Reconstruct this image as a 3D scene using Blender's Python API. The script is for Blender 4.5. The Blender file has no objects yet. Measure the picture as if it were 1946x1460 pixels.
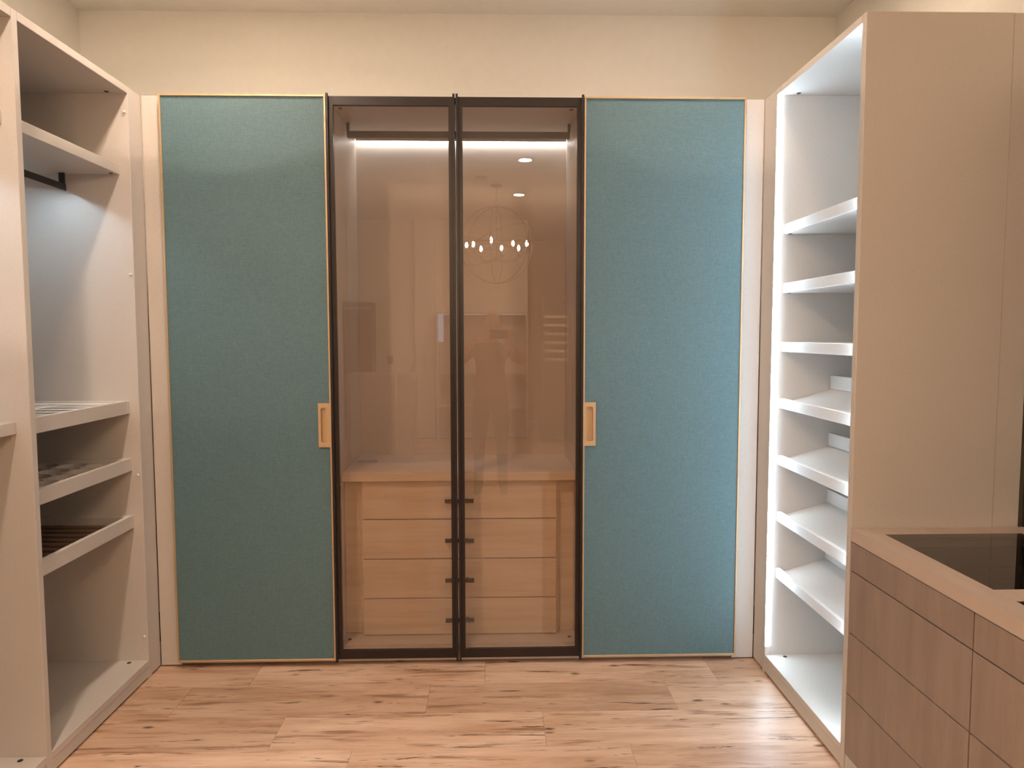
import bpy, bmesh, math, random
from mathutils import Vector, Matrix

random.seed(4)
SC = bpy.context.scene
COL = SC.collection

# ------------------------------------------------------------------ camera, world, exposure
cam_d = bpy.data.cameras.new('camera')
cam = bpy.data.objects.new('camera', cam_d)
COL.objects.link(cam)
cam_d.sensor_width = 36.0
cam_d.lens = 36.0 * 1354.0 / 1946.0
cam_d.clip_start = 0.02
cam.matrix_world = Matrix(((0.9997, 0.0035, -0.0256, 0.0),
                           (-0.0258, 0.0685, -0.9973, 0.0),
                           (-0.0018, 0.9976, 0.0686, 1.45),
                           (0, 0, 0, 1)))
SC.camera = cam

w = bpy.data.worlds.new('world')
SC.world = w
w.use_nodes = True
w.node_tree.nodes['Background'].inputs[0].default_value = (1.0, 0.85, 0.7, 1)
w.node_tree.nodes['Background'].inputs[1].default_value = 0.05

SC.view_settings.view_transform = 'Standard'
SC.view_settings.look = 'None'
SC.view_settings.gamma = 1.0
SC.view_settings.use_curve_mapping = False
SC.view_settings.exposure = 0.0
SC.cycles.caustics_reflective = False
SC.cycles.caustics_refractive = False
SC.cycles.sample_clamp_indirect = 6.0

WARM = (1.0, 0.79, 0.62)
COOL = (0.62, 0.83, 1.0)
DOWNLIGHT = 2500.0
BULB = 900.0
LED_TOWER = 66.0
LED_ROD = 220.0
LED_WARDROBE = 30.0

# ------------------------------------------------------------------ materials
MATS = {}


def nodes_of(name):
    m = bpy.data.materials.new(name)
    m.use_nodes = True
    nt = m.node_tree
    return m, nt, nt.nodes['Principled BSDF']


def N(nt, t, **kw):
    n = nt.nodes.new(t)
    for k, v in kw.items():
        setattr(n, k, v)
    return n


def coords(nt, scale=(1, 1, 1), per_object=False, space='Object'):
    tc = N(nt, 'ShaderNodeTexCoord')
    mp = N(nt, 'ShaderNodeMapping')
    mp.inputs['Scale'].default_value = scale
    nt.links.new(tc.outputs[space], mp.inputs['Vector'])
    if per_object:
        oi = N(nt, 'ShaderNodeObjectInfo')
        mu = N(nt, 'ShaderNodeVectorMath', operation='SCALE')
        mu.inputs[0].default_value = (37.0, 53.0, 71.0)
        nt.links.new(oi.outputs['Random'], mu.inputs['Scale'])
        nt.links.new(mu.outputs[0], mp.inputs['Location'])
    return mp.outputs[0]


def noise(nt, vec, scale, detail=4, rough=0.55):
    n = N(nt, 'ShaderNodeTexNoise')
    n.inputs['Scale'].default_value = scale
    n.inputs['Detail'].default_value = detail
    n.inputs['Roughness'].default_value = rough
    nt.links.new(vec, n.inputs['Vector'])
    return n.outputs['Fac']


def ramp(nt, fac, stops):
    r = N(nt, 'ShaderNodeValToRGB')
    el = r.color_ramp.elements
    while len(el) < len(stops):
        el.new(0.5)
    for e, (p, c) in zip(el, stops):
        e.position = p
        e.color = (*c, 1) if len(c) == 3 else c
    nt.links.new(fac, r.inputs[0])
    return r.outputs[0]


def mix(nt, a, b, fac, mode='MIX'):
    m = N(nt, 'ShaderNodeMix', data_type='RGBA', blend_type=mode)
    for sock, v in ((m.inputs[6], a), (m.inputs[7], b), (m.inputs[0], fac)):
        if isinstance(v, (tuple, list)):
            sock.default_value = (*v, 1) if len(v) == 3 else v
        elif isinstance(v, (int, float)):
            sock.default_value = v
        else:
            nt.links.new(v, sock)
    return m.outputs[2]


def bump(nt, p, height, strength, dist):
    b = N(nt, 'ShaderNodeBump')
    b.inputs['Strength'].default_value = strength
    b.inputs['Distance'].default_value = dist
    nt.links.new(height, b.inputs['Height'])
    nt.links.new(b.outputs[0], p.inputs['Normal'])


def mul(c, k):
    return tuple(x * k for x in c)


def plain(name, col, rough=0.5, metal=0.0, var=0.04, scale=60.0, spec=0.5, bmp=0.0):
    """paint, board or metal with a faint speckle"""
    m, nt, p = nodes_of(name)
    f = noise(nt, coords(nt), scale)
    c = ramp(nt, f, [(0.3, mul(col, 1 - var)), (0.7, mul(col, 1 + var))])
    nt.links.new(c, p.inputs['Base Color'])
    p.inputs['Roughness'].default_value = rough
    p.inputs['Metallic'].default_value = metal
    p.inputs['Specular IOR Level'].default_value = spec
    if bmp:
        bump(nt, p, f, bmp, 0.002)
    MATS[name] = m
    return m


def emitter(name, col, strength):
    m = bpy.data.materials.new(name)
    m.use_nodes = True
    nt = m.node_tree
    nt.nodes.clear()
    out = N(nt, 'ShaderNodeOutputMaterial')
    e = N(nt, 'ShaderNodeEmission')
    e.inputs[0].default_value = (*col, 1)
    e.inputs[1].default_value = strength
    nt.links.new(e.outputs[0], out.inputs[0])
    MATS[name] = m


def pane_glass(name, tint, rough=0.0, f0=0.045, refl=(1, 1, 1)):
    """thin sheet: tinted see-through plus mirror reflection that grows at grazing angles"""
    m = bpy.data.materials.new(name)
    m.use_nodes = True
    nt = m.node_tree
    nt.nodes.clear()
    out = N(nt, 'ShaderNodeOutputMaterial')
    tr = N(nt, 'ShaderNodeBsdfTransparent')
    tr.inputs[0].default_value = (*tint, 1)
    gl = N(nt, 'ShaderNodeBsdfGlossy')
    gl.inputs['Color'].default_value = (*refl, 1)
    gl.inputs['Roughness'].default_value = rough
    lw = N(nt, 'ShaderNodeLayerWeight')
    lw.inputs[0].default_value = 0.5
    pw = N(nt, 'ShaderNodeMath', operation='POWER')
    pw.inputs[1].default_value = 5.0
    nt.links.new(lw.outputs['Facing'], pw.inputs[0])
    ma = N(nt, 'ShaderNodeMath', operation='MULTIPLY_ADD')
    ma.inputs[1].default_value = 1 - f0
    ma.inputs[2].default_value = f0
    nt.links.new(pw.outputs[0], ma.inputs[0])
    mx = N(nt, 'ShaderNodeMixShader')
    nt.links.new(ma.outputs[0], mx.inputs[0])
    nt.links.new(tr.outputs[0], mx.inputs[1])
    nt.links.new(gl.outputs[0], mx.inputs[2])
    nt.links.new(mx.outputs[0], out.inputs[0])
    MATS[name] = m


def wood(name, c0, c1, stretch, rough=0.45, pores=0.0, per_object=True, scale=4.0):
    """stretch = mapping scale, small along the grain"""
    m, nt, p = nodes_of(name)
    v = coords(nt, stretch, per_object)
    f = noise(nt, v, scale, 6, 0.6)
    c = ramp(nt, f, [(0.3, c0), (0.7, c1)])
    g = noise(nt, v, scale * 9, 3, 0.7)
    c = mix(nt, c, mul(c0, 0.72), ramp(nt, g, [(0.56, (0, 0, 0)), (0.75, (pores,) * 3)]))
    nt.links.new(c, p.inputs['Base Color'])
    p.inputs['Roughness'].default_value = rough
    bump(nt, p, g, 0.05, 0.0006)
    MATS[name] = m


def plank_material():
    m, nt, p = nodes_of('oak_plank')
    v = coords(nt, (0.8, 5.5, 1.0), True)
    n1 = noise(nt, v, 2.2, 6, 0.62)
    base = ramp(nt, n1, [(0.28, (0.44, 0.255, 0.155)), (0.48, (0.63, 0.415, 0.290)), (0.72, (0.76, 0.56, 0.425))])
    # per plank tone
    oi = N(nt, 'ShaderNodeObjectInfo')
    tone = ramp(nt, oi.outputs['Random'], [(0.0, (0.80, 0.76, 0.72)), (0.5, (0.98, 0.97, 0.95)), (1.0, (1.12, 1.14, 1.16))])
    base = mix(nt, base, tone, 1.0, 'MULTIPLY')
    # fine grain lines
    v2 = coords(nt, (1.0, 26.0, 1.0), True)
    n2 = noise(nt, v2, 6.0, 5, 0.65)
    base = mix(nt, base, (0.24, 0.115, 0.05), ramp(nt, n2, [(0.52, (0, 0, 0)), (0.78, (0.5, 0.5, 0.5))]))
    # long dark streaks, a few wavy cracks, only in places
    def warped(scale, amount):
        v = coords(nt, scale, True)
        wn = N(nt, 'ShaderNodeTexNoise')
        wn.inputs['Scale'].default_value = 2.5
        nt.links.new(v, wn.inputs['Vector'])
        sc = N(nt, 'ShaderNodeVectorMath', operation='SCALE')
        sc.inputs['Scale'].default_value = amount
        nt.links.new(wn.outputs['Color'], sc.inputs[0])
        ad = N(nt, 'ShaderNodeVectorMath', operation='ADD')
        nt.links.new(v, ad.inputs[0])
        nt.links.new(sc.outputs[0], ad.inputs[1])
        return ad.outputs[0]
    n3 = noise(nt, warped((0.9, 9.0, 1.0), 0.5), 3.0, 5, 0.62)
    streak = ramp(nt, n3, [(0.555, (0, 0, 0)), (0.67, (0.72, 0.72, 0.72))])
    base = mix(nt, base, (0.19, 0.085, 0.045), streak)
    n4 = noise(nt, warped((1.2, 17.0, 1.0), 0.7), 2.4, 4, 0.72)
    crack = ramp(nt, n4, [(0.622, (0, 0, 0)), (0.655, (0.92, 0.92, 0.92))])
    base = mix(nt, base, (0.045, 0.018, 0.01), crack)
    # knots
    v5 = coords(nt, (2.6, 6.5, 0.01), True)
    vo = N(nt, 'ShaderNodeTexVoronoi')
    vo.inputs["Scale"].default_value = 1.5
    nt.links.new(v5, vo.inputs['Vector'])
    wob = N(nt, 'ShaderNodeMath', operation='MULTIPLY_ADD')
    nt.links.new(n2, wob.inputs[0])
    wob.inputs[1].default_value = 0.10
    nt.links.new(vo.outputs['Distance'], wob.inputs[2])
    knot = ramp(nt, wob.outputs[0], [(0.085, (0.9, 0.9, 0.9)), (0.16, (0, 0, 0))])
    base = mix(nt, base, (0.07, 0.028, 0.014), knot)
    nt.links.new(base, p.inputs['Base Color'])
    p.inputs['Roughness'].default_value = 0.42
    p.inputs['Specular IOR Level'].default_value = 0.4
    bump(nt, p, n2, 0.08, 0.0008)
    MATS['oak_plank'] = m


def fabric_material():
    m, nt, p = nodes_of('teal_linen')
    wx = noise(nt, coords(nt, (1.0, 1.0, 14.0)), 55.0, 3, 0.7)
    wz = noise(nt, coords(nt, (14.0, 1.0, 1.0)), 55.0, 3, 0.7)
    ad = N(nt, 'ShaderNodeMath', operation='ADD')
    nt.links.new(wx, ad.inputs[0])
    nt.links.new(wz, ad.inputs[1])
    hf = N(nt, 'ShaderNodeMath', operation='MULTIPLY')
    nt.links.new(ad.outputs[0], hf.inputs[0])
    hf.inputs[1].default_value = 0.5
    c = ramp(nt, hf.outputs[0], [(0.30, (0.056, 0.115, 0.132)), (0.5, (0.095, 0.174, 0.198)), (0.72, (0.155, 0.250, 0.280))])
    slub = noise(nt, coords(nt, (30.0, 1.0, 160.0)), 2.0, 2, 0.6)
    c = mix(nt, c, (0.26, 0.34, 0.36), ramp(nt, slub, [(0.66, (0, 0, 0)), (0.78, (0.45, 0.45, 0.45))]))
    nt.links.new(c, p.inputs['Base Color'])
    p.inputs['Roughness'].default_value = 0.62
    p.inputs['Sheen Weight'].default_value = 0.15
    bump(nt, p, hf.outputs[0], 0.25, 0.001)
    MATS['teal_linen'] = m


plain('cream_wall_paint', (0.83, 0.80, 0.73), 0.75, var=0.015, scale=25, bmp=0.04)
plain('ceiling_paint', (0.90, 0.88, 0.82), 0.8, var=0.015, scale=25)
plain('taupe_board', (0.585, 0.535, 0.490), 0.42, var=0.03, scale=140)
plain('dark_recess', (0.02, 0.016, 0.014), 0.7)
plain('tower_board', (0.66, 0.64, 0.62), 0.40, var=0.02, scale=140)
plain('brass', (0.62, 0.44, 0.26), 0.42, metal=0.5, var=0.03, scale=200)
plain('brass_dark', (0.55, 0.34, 0.15), 0.4, metal=0.6)
plain('bronze_aluminium', (0.028, 0.020, 0.018), 0.38, metal=0.4, var=0.06)
plain('black_metal', (0.03, 0.027, 0.028), 0.35, metal=0.3)
plain('white_plastic', (0.75, 0.73, 0.70), 0.4)
plain('white_organiser', (0.74, 0.72, 0.69), 0.45)
plain('grey_felt', (0.32, 0.30, 0.27), 0.9)
plain('dark_felt', (0.13, 0.10, 0.085), 0.9)
plain('chrome', (0.55, 0.53, 0.50), 0.22, metal=1.0)
plain('skin', (0.62, 0.36, 0.25), 0.5, var=0.06, scale=30)
plain('shirt_cloth', (0.24, 0.17, 0.13), 0.9, var=0.1)
plain('trouser_cloth', (0.16, 0.12, 0.10), 0.9, var=0.1)
plain('shoe_leather', (0.04, 0.03, 0.025), 0.5)
plain('eye_white', (0.8, 0.78, 0.75), 0.2)
plain('eye_iris', (0.06, 0.04, 0.03), 0.2)
plain('lip_skin', (0.50, 0.22, 0.17), 0.5)
plain('hair_grey', (0.22, 0.19, 0.17), 0.8, var=0.2)
plain('phone_black', (0.02, 0.02, 0.022), 0.25)
plain('brown_laminate', (0.20, 0.125, 0.085), 0.5, var=0.06)
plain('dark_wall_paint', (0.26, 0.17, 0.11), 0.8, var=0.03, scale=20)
plain('plastic_wrap', (0.52, 0.43, 0.36), 0.30, var=0.12, scale=14, bmp=0.5)
plain('pale_paper', (0.62, 0.52, 0.42), 0.7)
plain('smoked_mirror', (0.035, 0.028, 0.026), 0.08, metal=0.0, var=0.02)
wood('oak_veneer', (0.60, 0.525, 0.425), (0.70, 0.62, 0.51), (0.5, 1.0, 7.0), 0.5, 0.25)
wood('walnut_veneer', (0.262, 0.194, 0.162), (0.335, 0.255, 0.215), (1.0, 5.0, 0.6), 0.5, 0.35)
wood('counter_veneer', (0.49, 0.39, 0.33), (0.58, 0.47, 0.40), (5.0, 0.6, 1.0), 0.5, 0.3)
pane_glass('bronze_glass', (0.90, 0.842, 0.798), f0=0.055)
pane_glass('smoked_glass', (0.44, 0.40, 0.38), f0=0.05)
for k in (1.0, 0.42, 0.26, 0.24):
    emitter('downlight_glow_%d' % round(k * 100), WARM, DOWNLIGHT * k)
emitter('bulb_glow', (1.0, 0.72, 0.48), BULB)
emitter('led_tower_glow', COOL, LED_TOWER)
emitter('led_rod_glow', COOL, LED_ROD)
emitter('led_wardrobe_glow', (0.86, 0.95, 1.0), LED_WARDROBE)
emitter('led_display_glow', COOL, 1.6)
plank_material()
fabric_material()

# ------------------------------------------------------------------ mesh helpers
ORIGIN = {}


def empty(name, loc, label, cat, group=None):
    o = bpy.data.objects.new(name, None)
    o.empty_display_size = 0.1
    o.location = loc
    COL.objects.link(o)
    ORIGIN[o.name] = Vector(loc)
    tag(o, label, cat, group)
    return o


def tag(o, label, cat, group=None):
    o['label'] = label
    o['category'] = cat
    if group:
        o['group'] = group
    return o


def finish(name, bm, mat, parent=None, smooth=False, origin=None):
    """world-space bmesh -> object with its origin at the base of its bounds"""
    bmesh.ops.recalc_face_normals(bm, faces=bm.faces[:])
    if origin is None:
        xs = [v.co.x for v in bm.verts]
        ys = [v.co.y for v in bm.verts]
        zs = [v.co.z for v in bm.verts]
        origin = Vector(((min(xs) + max(xs)) / 2, (min(ys) + max(ys)) / 2, min(zs)))
    for v in bm.verts:
        v.co -= origin
    me = bpy.data.meshes.new(name)
    bm.to_mesh(me)
    bm.free()
    if smooth:
        for pl in me.polygons:
            pl.use_smooth = True
    me.materials.append(MATS[mat])
    o = bpy.data.objects.new(name, me)
    COL.objects.link(o)
    ORIGIN[o.name] = Vector(origin)
    if parent:
        o.parent = parent
        o.location = origin - ORIGIN[parent.name]
    else:
        o.location = origin
    return o


def add_box(bm, x0, x1, y0, y1, z0, z1):
    vs = [bm.verts.new((x, y, z)) for x in (x0, x1) for y in (y0, y1) for z in (z0, z1)]
    for f in ((0, 1, 3, 2), (4, 6, 7, 5), (0, 4, 5, 1), (2, 3, 7, 6), (0, 2, 6, 4), (1, 5, 7, 3)):
        bm.faces.new([vs[i] for i in f])
    return vs


def box(name, x0, x1, y0, y1, z0, z1, mat, parent=None, bev=0.0012, seg=1):
    bm = bmesh.new()
    add_box(bm, x0, x1, y0, y1, z0, z1)
    if bev:
        bmesh.ops.bevel(bm, geom=bm.edges[:], offset=bev, segments=seg, profile=0.5, affect='EDGES')
    return finish(name, bm, mat, parent)


def prism(name, poly, a0, a1, axis, mat, parent=None, bev=0.0):
    """poly in the two other axes (order xz for axis y, yz for axis x, xy for axis z)"""
    bm = bmesh.new()

    def P(u, v, a):
        return {'y': (u, a, v), 'x': (a, u, v), 'z': (u, v, a)}[axis]
    lo = [bm.verts.new(P(u, v, a0)) for u, v in poly]
    hi = [bm.verts.new(P(u, v, a1)) for u, v in poly]
    bm.faces.new(lo)
    bm.faces.new(list(reversed(hi)))
    n = len(poly)
    for i in range(n):
        bm.faces.new((lo[i], lo[(i + 1) % n], hi[(i + 1) % n], hi[i]))
    if bev:
        bmesh.ops.bevel(bm, geom=bm.edges[:], offset=bev, segments=1, profile=0.5, affect='EDGES')
    return finish(name, bm, mat, parent)


def add_tube(bm, pts, r, seg=10, closed=False):
    pts = [Vector(p) for p in pts]
    n = len(pts)
    rings = []
    up = None
    for i, p in enumerate(pts):
        if closed:
            t = (pts[(i + 1) % n] - pts[i - 1]).normalized()
        else:
            t = (pts[min(i + 1, n - 1)] - pts[max(i - 1, 0)]).normalized()
        if up is None:
            up = Vector((0, 0, 1)) if abs(t.z) < 0.9 else Vector((1, 0, 0))
        a = t.cross(up).normalized()
        b = a.cross(t).normalized()
        up = b
        rings.append([bm.verts.new(p + (a * math.cos(2 * math.pi * k / seg) + b * math.sin(2 * math.pi * k / seg)) * r) for k in range(seg)])
    m = n if closed else n - 1
    for i in range(m):
        A, B = rings[i], rings[(i + 1) % n]
        for k in range(seg):
            bm.faces.new((A[k], A[(k + 1) % seg], B[(k + 1) % seg], B[k]))
    if not closed:
        bm.faces.new(list(reversed(rings[0])))
        bm.faces.new(rings[-1])


def tube(name, pts, r, mat, parent=None, seg=10, closed=False):
    bm = bmesh.new()
    add_tube(bm, pts, r, seg, closed)
    return finish(name, bm, mat, parent, smooth=True)


def lathe(name, prof, c, mat, parent=None, seg=32, smooth=True):
    """prof: (radius, z) from one end to the other, around the vertical through c"""
    bm = bmesh.new()
    rings = []
    for r, z in prof:
        if r < 1e-5:
            rings.append([bm.verts.new((c[0], c[1], c[2] + z))])
        else:
            rings.append([bm.verts.new((c[0] + r * math.cos(2 * math.pi * k / seg), c[1] + r * math.sin(2 * math.pi * k / seg), c[2] + z)) for k in range(seg)])
    for A, B in zip(rings, rings[1:]):
        for k in range(seg):
            a0, a1 = A[k % len(A)], A[(k + 1) % len(A)]
            b0, b1 = B[k % len(B)], B[(k + 1) % len(B)]
            vs = []
            for v in (a0, a1, b1, b0):
                if v not in vs:
                    vs.append(v)
            if len(vs) > 2:
                bm.faces.new(vs)
    for R_ in (rings[0], rings[-1]):
        if len(R_) > 2:
            bm.faces.new(R_)
    return finish(name, bm, mat, parent, smooth)


def struct(o):
    o['kind'] = 'structure'
    return o


def cap_disc(parent, x, y, z, down=False, r=0.0085):
    """dark oval fitting cover let into a board"""
    s = -1 if down else 1
    return lathe('fitting_cover', [(r, -0.0006 * s), (r, 0.0010 * s), (r * 0.8, 0.0016 * s)], (x, y, z), 'dark_recess', parent, 14, False)


# ------------------------------------------------------------------ the room
XW0, XW1, YB, YR, ZC = -2.05, 1.745, 3.70, -4.0, 3.06
Z = 0.0
fl = struct(box('floor', XW0 - 0.1, XW1 + 0.1, -6.2, YB + 0.1, -0.08, -0.0125, 'dark_recess', bev=0))
# planks: rows of 0.23 m, each 0.978 m long, laid along x
offs = {2.88: -1.02, 2.65: -1.245, 2.42: -0.796, 2.19: -0.500}
ptmpl = None
row = 0
y = 2.88 + 0.23
PL, PW = 0.978, 0.23
rows = []
yy = 3.11
while yy > -6.2:
    rows.append(yy)
    yy -= PW
for i, y0 in enumerate(rows):
    key = round(y0, 2)
    off = offs.get(key, random.uniform(-0.9, 0.0))
    k0 = math.floor((XW0 - off) / PL)
    x = off + k0 * PL
    while x < XW1:
        a, b = max(x, XW0 if y0 > -4.0 else 0.485), min(x + PL, XW1)
        if b - a > 0.03:
            full = (a == x and abs(b - x - PL) < 1e-6)
            if full and ptmpl:
                o = ptmpl.copy()
                COL.objects.link(o)
                o.location = Vector(((a + b) / 2, y0 + PW / 2, -0.012)) - ORIGIN[fl.name]
                ORIGIN[o.name] = Vector(((a + b) / 2, y0 + PW / 2, -0.012))
            else:
                o = box('plank', a + 0.0003, b - 0.0003, y0 + 0.0003, y0 + PW - 0.0003, -0.012, 0.0, 'oak_plank', fl, 0.0005)
                if full:
                    ptmpl = o
        x += PL

struct(box('wall_back', XW0 - 0.1, XW1 + 0.1, YB, YB + 0.1, 0, ZC, 'cream_wall_paint', bev=0))
struct(box('wall_left', XW0 - 0.1, XW0, -4.1, YB, 0, ZC, 'cream_wall_paint', bev=0))
struct(box('wall_right', XW1, XW1 + 0.1, -6.2, YB, 0, ZC, 'cream_wall_paint', bev=0))
struct(box('ceiling', XW0 - 0.1, XW1 + 0.1, -6.2, YB + 0.1, ZC, ZC + 0.1, 'ceiling_paint', bev=0))
struct(box('wall_rear', XW0 - 0.1, 0.485, -4.1, YR, 0, ZC, 'cream_wall_paint', bev=0))
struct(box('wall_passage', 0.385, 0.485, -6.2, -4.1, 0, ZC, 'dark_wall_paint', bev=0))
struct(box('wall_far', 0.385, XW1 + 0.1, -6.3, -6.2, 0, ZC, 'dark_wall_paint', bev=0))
# pilaster on the rear wall
struct(box('trim_rear', -1.10, -0.82, YR, YR + 0.10, 0, ZC, 'cream_wall_paint', bev=0.003))

# ------------------------------------------------------------------ recessed downlights


def downlight(x, y, power, label):
    t = empty('recessed_downlight', (x, y, ZC), label, 'downlight', 'recessed ceiling downlights')
    lathe('trim_ring', [(0.082, 0.0), (0.080, -0.006), (0.064, -0.008), (0.058, -0.003), (0.058, 0.0)], (x, y, ZC), 'white_plastic', t)
    lathe('diffuser', [(0.0, -0.0072), (0.0575, -0.0072)], (x, y, ZC), 'downlight_glow_%d' % round(power * 100), t)
    return t


downlight(-1.13, 1.20, 1.0, 'recessed warm ceiling downlight above the floor by the pull-out trays')
downlight(-1.13, 2.68, 0.42, 'recessed warm ceiling downlight right before the left teal door')
downlight(0.88, 2.68, 0.26, 'recessed warm ceiling downlight right before the right teal door')
downlight(0.296, -0.54, 0.24, 'recessed warm ceiling downlight between the person and the smoke detector')
downlight(0.296, -2.17, 0.24, 'recessed warm ceiling downlight just behind the globe chandelier')

sd = empty('smoke_detector', (-0.123, -1.283, ZC), 'round smoke detector on the ceiling before the chandelier', 'smoke detector')
lathe('body', [(0.0, 0), (0.062, 0), (0.062, -0.018), (0.048, -0.036), (0.0, -0.038)], (-0.123, -1.283, ZC), 'white_plastic', sd)
lathe('indicator', [(0.0, -0.002), (0.004, -0.002), (0.0, -0.006)], (-0.123, -1.268, ZC - 0.036), 'chrome', sd, 10)

# ------------------------------------------------------------------ back wardrobe with teal and glass doors
YD = 3.050     # front of the doors
YF = 3.076     # front of the carcass
WT = 2.447     # top of every unit
XL, XR = -1.464, 1.157
DX = (-1.382, -0.694, -0.157, 0.378, 1.070)

W = empty('sliding_door_wardrobe', (-0.157, 3.38, 0.0), 'wide wardrobe with teal fabric outer doors and bronze glass centre doors', 'wardrobe')
box('filler_strip', XL + 0.001, DX[0] + 0.010, YF, YF + 0.02, 0.006, WT, 'taupe_board', W)
box('filler_strip', DX[4] - 0.010, XR - 0.001, YF, YF + 0.02, 0.006, WT, 'taupe_board', W)
box('plinth', DX[0] + 0.011, DX[4] - 0.011, YF + 0.004, YF + 0.022, 0.010, 0.062, 'taupe_board', W)
SX = (-1.40, -0.682, 0.368, 1.068)
box('side_panel', SX[0], SX[0] + 0.022, YF + 0.023, 3.66, 0.0, WT, 'taupe_board', W)
box('side_panel', SX[1] - 0.022, SX[1], YF + 0.023, 3.66, 0.0, WT, 'taupe_board', W)
box('side_panel', SX[2], SX[2] + 0.022, YF + 0.023, 3.66, 0.0, WT, 'taupe_board', W)
box('side_panel', SX[3], SX[3] + 0.022, YF + 0.023, 3.66, 0.0, WT, 'taupe_board', W)
for a, b in ((SX[0] + 0.022, SX[1] - 0.022), (SX[1], SX[2]), (SX[2] + 0.022, SX[3])):
    box('top_panel', a, b, YF + 0.023, 3.66, 2.421, WT, 'taupe_board', W)
    box('bottom_panel', a, b, YF + 0.023, 3.66, 0.054, 0.079, 'taupe_board', W)
    box('back_panel', a, b, 3.642, 3.66, 0.079, 2.421, 'taupe_board', W)
box('door_track', DX[0] + 0.02, DX[4] - 0.02, YF - 0.001, YF + 0.022, 2.425, WT - 0.002, 'bronze_aluminium', W)
for x in (SX[1] + 0.028, SX[2] - 0.028):
    cap_disc(W, x, 3.145, 2.421, True)
    cap_disc(W, x, 3.150, 0.079)


def fabric_door(x0, x1, handle_right):
    z0, z1 = 0.028, 2.447
    hz0, hz1 = 0.971, 1.160
    if handle_right:
        hx0, hx1 = x1 - 0.055, x1
        poly = [(x0 + .006, z0 + .006), (x1 - .006, z0 + .006), (x1 - .006, hz0), (hx0, hz0), (hx0, hz1), (x1 - .006, hz1), (x1 - .006, z1 - .006), (x0 + .006, z1 - .006)]
    else:
        hx0, hx1 = x0, x0 + 0.055
        poly = [(x0 + .006, z0 + .006), (x1 - .006, z0 + .006), (x1 - .006, z1 - .006), (x0 + .006, z1 - .006), (x0 + .006, hz1), (hx1, hz1), (hx1, hz0), (x0 + .006, hz0)]
    d = prism('fabric_door', poly, YD + 0.006, YF - 0.002, 'y', 'teal_linen', W)
    d['label'] = 'teal linen covered door with thin brass edging'
    t = 0.0075
    box('brass_edge', x0, x0 + t, YD, YF - 0.002, z0, z1, 'brass', d, 0.0008)
    box('brass_edge', x1 - t, x1, YD, YF - 0.002, z0, z1, 'brass', d, 0.0008)
    box('brass_edge', x0 + t, x1 - t, YD, YF - 0.002, z1 - t, z1, 'brass', d, 0.0008)
    box('brass_edge', x0 + t, x1 - t, YD, YF - 0.002, z0, z0 + t, 'brass', d, 0.0008)
    # recessed pull: plate with a rounded slot
    yf = YD - 0.003
    if handle_right:
        sx0, sx1 = hx0 + 0.011, hx0 + 0.034
    else:
        sx0, sx1 = hx1 - 0.040, hx1 - 0.0115
    sz0, sz1, r = hz0 + 0.021, hz1 - 0.020, 0.007
    bm = bmesh.new()
    slot = []
    for cx, cz, a0 in ((sx1 - r, sz1 - r, 0), (sx0 + r, sz1 - r, 90), (sx0 + r, sz0 + r, 180), (sx1 - r, sz0 + r, 270)):
        for k in range(7):
            a = math.radians(a0 + 15 * k)
            slot.append((cx + r * math.cos(a), cz + r * math.sin(a)))
    outer = [(hx0, hz0), (hx1, hz0), (hx1, hz1), (hx0, hz1)]
    vo = [bm.verts.new((x, yf, z)) for x, z in outer]
    vi = [bm.verts.new((x, yf, z)) for x, z in slot]
    es = [bm.edges.new((vo[i], vo[(i + 1) % 4])) for i in range(4)]
    es += [bm.edges.new((vi[i], vi[(i + 1) % len(vi)])) for i in range(len(vi))]
    bmesh.ops.triangle_fill(bm, use_beauty=True, edges=es)
    vb = [bm.verts.new((v.co.x, YF - 0.004, v.co.z)) for v in vo]
    vp = [bm.verts.new((v.co.x, YD + 0.013, v.co.z)) for v in vi]
    for i in range(4):
        bm.faces.new((vo[i], vo[(i + 1) % 4], vb[(i + 1) % 4], vb[i]))
    n = len(vi)
    for i in range(n):
        bm.faces.new((vi[i], vi[(i + 1) % n], vp[(i + 1) % n], vp[i]))
    bm.faces.new(vp)
    h = finish('recessed_pull', bm, 'brass', d)
    h['label'] = 'brass plate with an upright finger slot'
    return d


fabric_door(DX[0], DX[1] - 0.0015, True)
fabric_door(DX[3] + 0.0065, DX[4], False)


def glass_door(x0, x1):
    z0, z1 = 0.031, 2.4435
    bm = bmesh.new()
    s = 0.027
    # flat of the frame (four bars in one mitred ring)
    for a in ((x0, x0 + s, z0, z1), (x1 - s, x1, z0, z1), (x0 + s, x1 - s, z1 - 0.036, z1), (x0 + s, x1 - s, z0, z0 + 0.038)):
        add_box(bm, a[0], a[1], YD + 0.006, YF - 0.002, a[2], a[3])
    fr = finish('glass_door', bm, 'bronze_aluminium', W)
    fr['label'] = 'dark bronze metal framed door leaf'
    # raised grip fins on both edges, a little longer than the leaf
    box('edge_fin', x0, x0 + 0.009, YD - 0.008, YD + 0.006, z0 - 0.010, z1 + 0.009, 'bronze_aluminium', fr, 0.001)
    box('edge_fin', x1 - 0.009, x1, YD - 0.008, YD + 0.006, z0 - 0.010, z1 + 0.009, 'bronze_aluminium', fr, 0.001)
    g = box('glass_pane', x0 + s - 0.004, x1 - s + 0.004, YD + 0.012, YD + 0.016, z0 + 0.034, z1 - 0.032, 'bronze_glass', fr, 0)
    g['label'] = 'bronze tinted glass pane'


glass_door(DX[1] + 0.0005, DX[2] - 0.0022)
glass_door(DX[2] + 0.0022, DX[3] + 0.004)


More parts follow.
